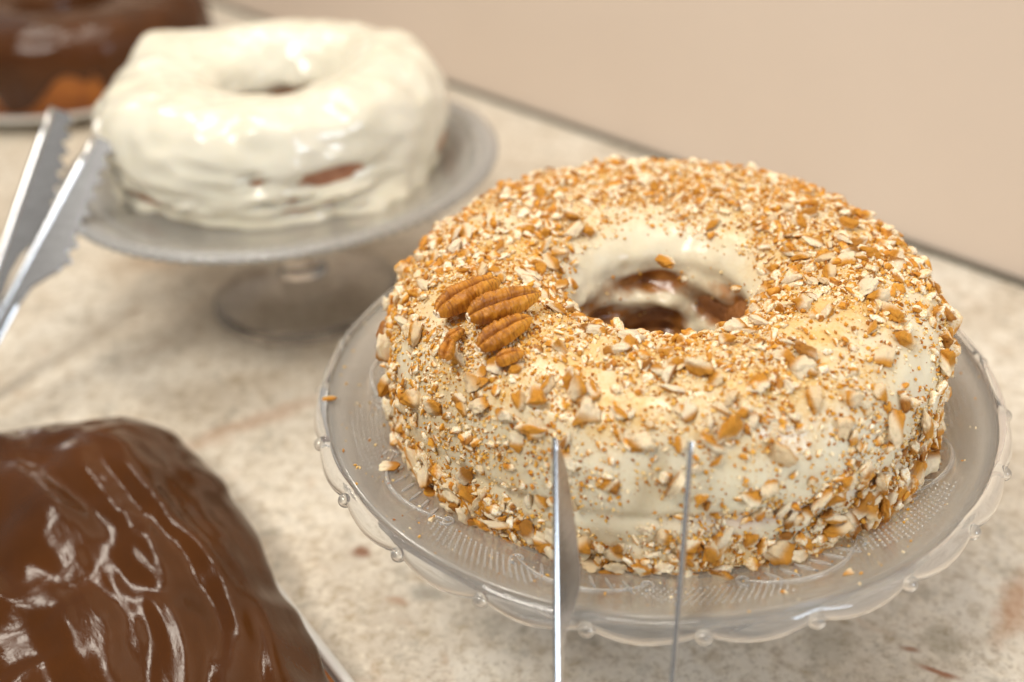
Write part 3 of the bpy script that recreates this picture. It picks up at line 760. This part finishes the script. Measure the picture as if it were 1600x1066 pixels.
tray = thing("white_tray", "thin white tray under the chocolate sheet cake at the left front", "tray", None, (SO[0], SO[1], 0))
prism("tray_body", rrect(.05, LU + .02, -.0170, LV + .02, .05), [(-.010, .0006), (-.004, .0015), (0, .008), (0, .0105), (-.004, .0118), (-.009, .0105)], M_white, tray, np.array([SO[0], SO[1], 0]))

# ------------------------------------------------------------------ chocolate ring cake far back left
BC = (-.712, .765)
plate = thing("white_plate", "white china plate under the dark chocolate cake at the back left", "plate", None, (BC[0], BC[1], 0))
lathe("plate_body", [(.0005, .010), (.13, .010), (.158, .012), (.187, .0215), (.1915, .0225), (.1915, .0195), (.168, .008), (.13, .0005), (.0005, .0005)], 96, M_white, plate, closed=False)
back_cake = thing("chocolate_cake", "dark chocolate glazed cake with caramel sides, far back left behind the white cake", "cake", None, (BC[0], BC[1], .0125))
bprof = [(.1615, .050), (.165, .058), (.165, .072), (.160, .088), (.149, .0985), (.130, .104), (.105, .106), (.080, .104), (.062, .098), (.054, .088), (.050, .07), (.050, .014)]
def disp_back(t, s, r, z, x, y):
    d = .004 * fbm(x * 16, y * 16, z * 20, 3)
    if r > .14 and z < .06: d -= .006 * max(0, noise.noise((math.cos(t) * 6, math.sin(t) * 6, 3.3)))
    return d
_, Vb = ring_cake(bprof, 70, 200, BC, disp_back)
for i in range(200):                                          # glaze runs down the side in uneven curtains
    t = 2 * math.pi * i / 200; low = .014 + .042 * max(smooth(-.05, .25, noise.noise((math.cos(t) * 5.2, math.sin(t) * 5.2, 1.1))), math.exp(-((math.degrees(wrap(t)) + 66) / 13) ** 2), .8 * math.exp(-((math.degrees(wrap(t)) + 100) / 5) ** 2))
    for j in range(6): Vb[i, j, 2] = low + (Vb[i, 6, 2] - low) * j / 6
local(mesh_obj("chocolate_glaze", Vb.reshape(-1, 3), grid_faces(200, 70, True, False), M_choc2, back_cake), back_cake)
local(lathe("sponge", [(.158, .0125), (.160, .04), (.160, .07), (.14, .09), (.07, .09), (.056, .07), (.052, .0125)], 96, M_sponge3, back_cake, (BC[0], BC[1], 0)), back_cake)

# ------------------------------------------------------------------ tongs
def strip(name, stations, th, mat, parent, loc):
    """arm of sheet steel: stations = [(edge point, width vector, normal)]"""
    V = []
    for p, w, n in stations:
        p, w, n = np.array(p), np.array(w), np.array(n) / np.linalg.norm(n)
        wl = np.linalg.norm(w); wu = w / max(wl, 1e-9); b = min(th * .3, wl * .2)
        for a, c in ((0, -.5), (b, -.5 - 0), (wl - b, -.5), (wl, -.5 + .3), (wl, .5 - .3), (wl - b, .5), (b, .5), (0, .5 - .2)):
            V.append(p + wu * a + n * c * th - loc)
    k = 8; F = grid_faces(len(stations), k, False, True); F.append(tuple(range(k))[::-1]); F.append(tuple(range((len(stations) - 1) * k, len(stations) * k)))
    o = mesh_obj(name, V, F, mat, parent, False); return o
def unit(v): v = np.asarray(v, float); return v / np.linalg.norm(v)
# front pair: tips against the cake, arms over the dish rim, handle end on the counter
tl0, tl1 = on_z(866, 684, .181), on_z(868, 985, .1335)
tr0, tr1 = on_z(1080, 690, .180), on_z(1057, 985, .1320)
def along(p0, p1, z): return p0 + (p1 - p0) * (z - p0[2]) / (p1[2] - p0[2])
zend = .003
el, er = along(tl0, tl1, zend), along(tr0, tr1, zend)
front_tongs = thing("steel_tongs", "slim steel tongs with two open arms leaning on the pecan cake in front", "tongs", "steel serving tongs", tuple((el + er) / 2))
fl = np.array(front_tongs.location)
def arm_stations(p0, p1, zend, wdir, wprof, n=60):
    out = []; pe = along(p0, p1, zend); L = np.linalg.norm(pe - p0); d = (pe - p0) / L
    for i in range(n):
        s = L * i / (n - 1); p = p0 + d * s
        w = unit(wdir - d * np.dot(wdir, d)) * np.interp(s, *wprof); out.append((p, w, np.cross(d, w)))
    return out
LR = np.linalg.norm(tl1 - tl0)
wl_prof = ([0, .08 * LR, .17 * LR, .37 * LR, .54 * LR, .71 * LR, .81 * LR, .91 * LR, LR, 1.08 * LR, 1.25 * LR, .3], [.001, .004, .0070, .0098, .0122, .0142, .0134, .0095, .0058, .0042, .0034, .0034])
vdir = unit((tl0 + tl1) / 2 - CAM)
strip("arm", arm_stations(tl0, tl1, zend, vdir * .78 + ROT[0] * .66, wl_prof), .0018, M_steel, front_tongs, fl)
vdir = unit((tr0 + tr1) / 2 - CAM)
strip("arm", arm_stations(tr0, tr1, zend, vdir * 1.0 + ROT[0] * .05, wl_prof), .0018, M_steel, front_tongs, fl)
V, F = tube([el, el + (er - el) * .15 + (el - tl0) * .06, (el + er) / 2 + (el - tl0) * .10, el + (er - el) * .85 + (er - tr0) * .06, er], .003, 8)
mesh_obj("spring_end", [np.array(v) - fl + np.array([0, 0, .002]) for v in V], F, M_steel, front_tongs)
# left pair: leaning on the rear stand's rim
def toothed(p0, p1, zend, wdir, w0, w1, blade, n_teeth, th, parent, loc, edge_teeth=True):
    st = []; pe = along(p0, p1, zend); L = np.linalg.norm(pe - p0); d = (pe - p0) / L
    wd_ = unit(wdir - d * np.dot(wdir, d)); s = 0.0; pts = []
    pitch = blade / n_teeth
    for k in range(n_teeth):
        for f, ww in ((.04, 0), (.46, 1), (.56, 1), (.96, 0)): pts.append(((k + f) * pitch, w0 * (.45 + .5 * (k + f) / n_teeth) + .0050 * ww))
    pts += [(blade + .003, w0 * .93), (blade + .010, w0 * .72), (blade + .020, w1 * 1.25), (blade + .034, w1), (L, w1)]
    for s, w in pts: st.append((p0 + d * s, wd_ * w, np.cross(d, wd_)))
    return strip("arm", st, th, M_steel, parent, loc)
a0, a1 = on_z(150, 212, .165), on_z(-8, 505, .075)
b0, b1 = on_z(82, 168, .165), on_z(-12, 440, .075)
ea, eb = along(a0, a1, .003), along(b0, b1, .003)
left_tongs = thing("steel_tongs", "blurred steel tongs with saw toothed jaws beside the white iced cake", "tongs", "steel serving tongs", tuple((ea + eb) / 2))
ll = np.array(left_tongs.location)
toothed(a0, a1, .003, ROT[0] * .85 - ROT[1] * .5 - ROT[2] * .25, .026, .0095, .088, 8, .0022, left_tongs, ll)
toothed(b0, b1, .003, ROT[0] * .9 - ROT[1] * .4 + ROT[2] * .25, .024, .0095, .088, 8, .0022, left_tongs, ll)
for p0, p1 in ((a0, a1), (b0, b1)):
    pe = along(p0, p1, .004); V, F = tube([p0 + (pe - p0) * q for q in np.linspace(0, 1, 12)], .0026, 10)
    mesh_obj("folded_edge", [np.array(v) - ll for v in V], F, M_steel, left_tongs)
V, F = tube([ea, ea + (eb - ea) * .2 + (ea - a0) * .04, (ea + eb) / 2 + (ea - a0) * .07, ea + (eb - ea) * .8 + (eb - b0) * .04, eb], .003, 8)
mesh_obj("spring_end", [np.array(v) - ll + np.array([0, 0, .002]) for v in V], F, M_steel, left_tongs)
print("TONGS", tl0, tl1, el, er, np.linalg.norm(er - el), a0, a1, ea, b0, b1, eb)
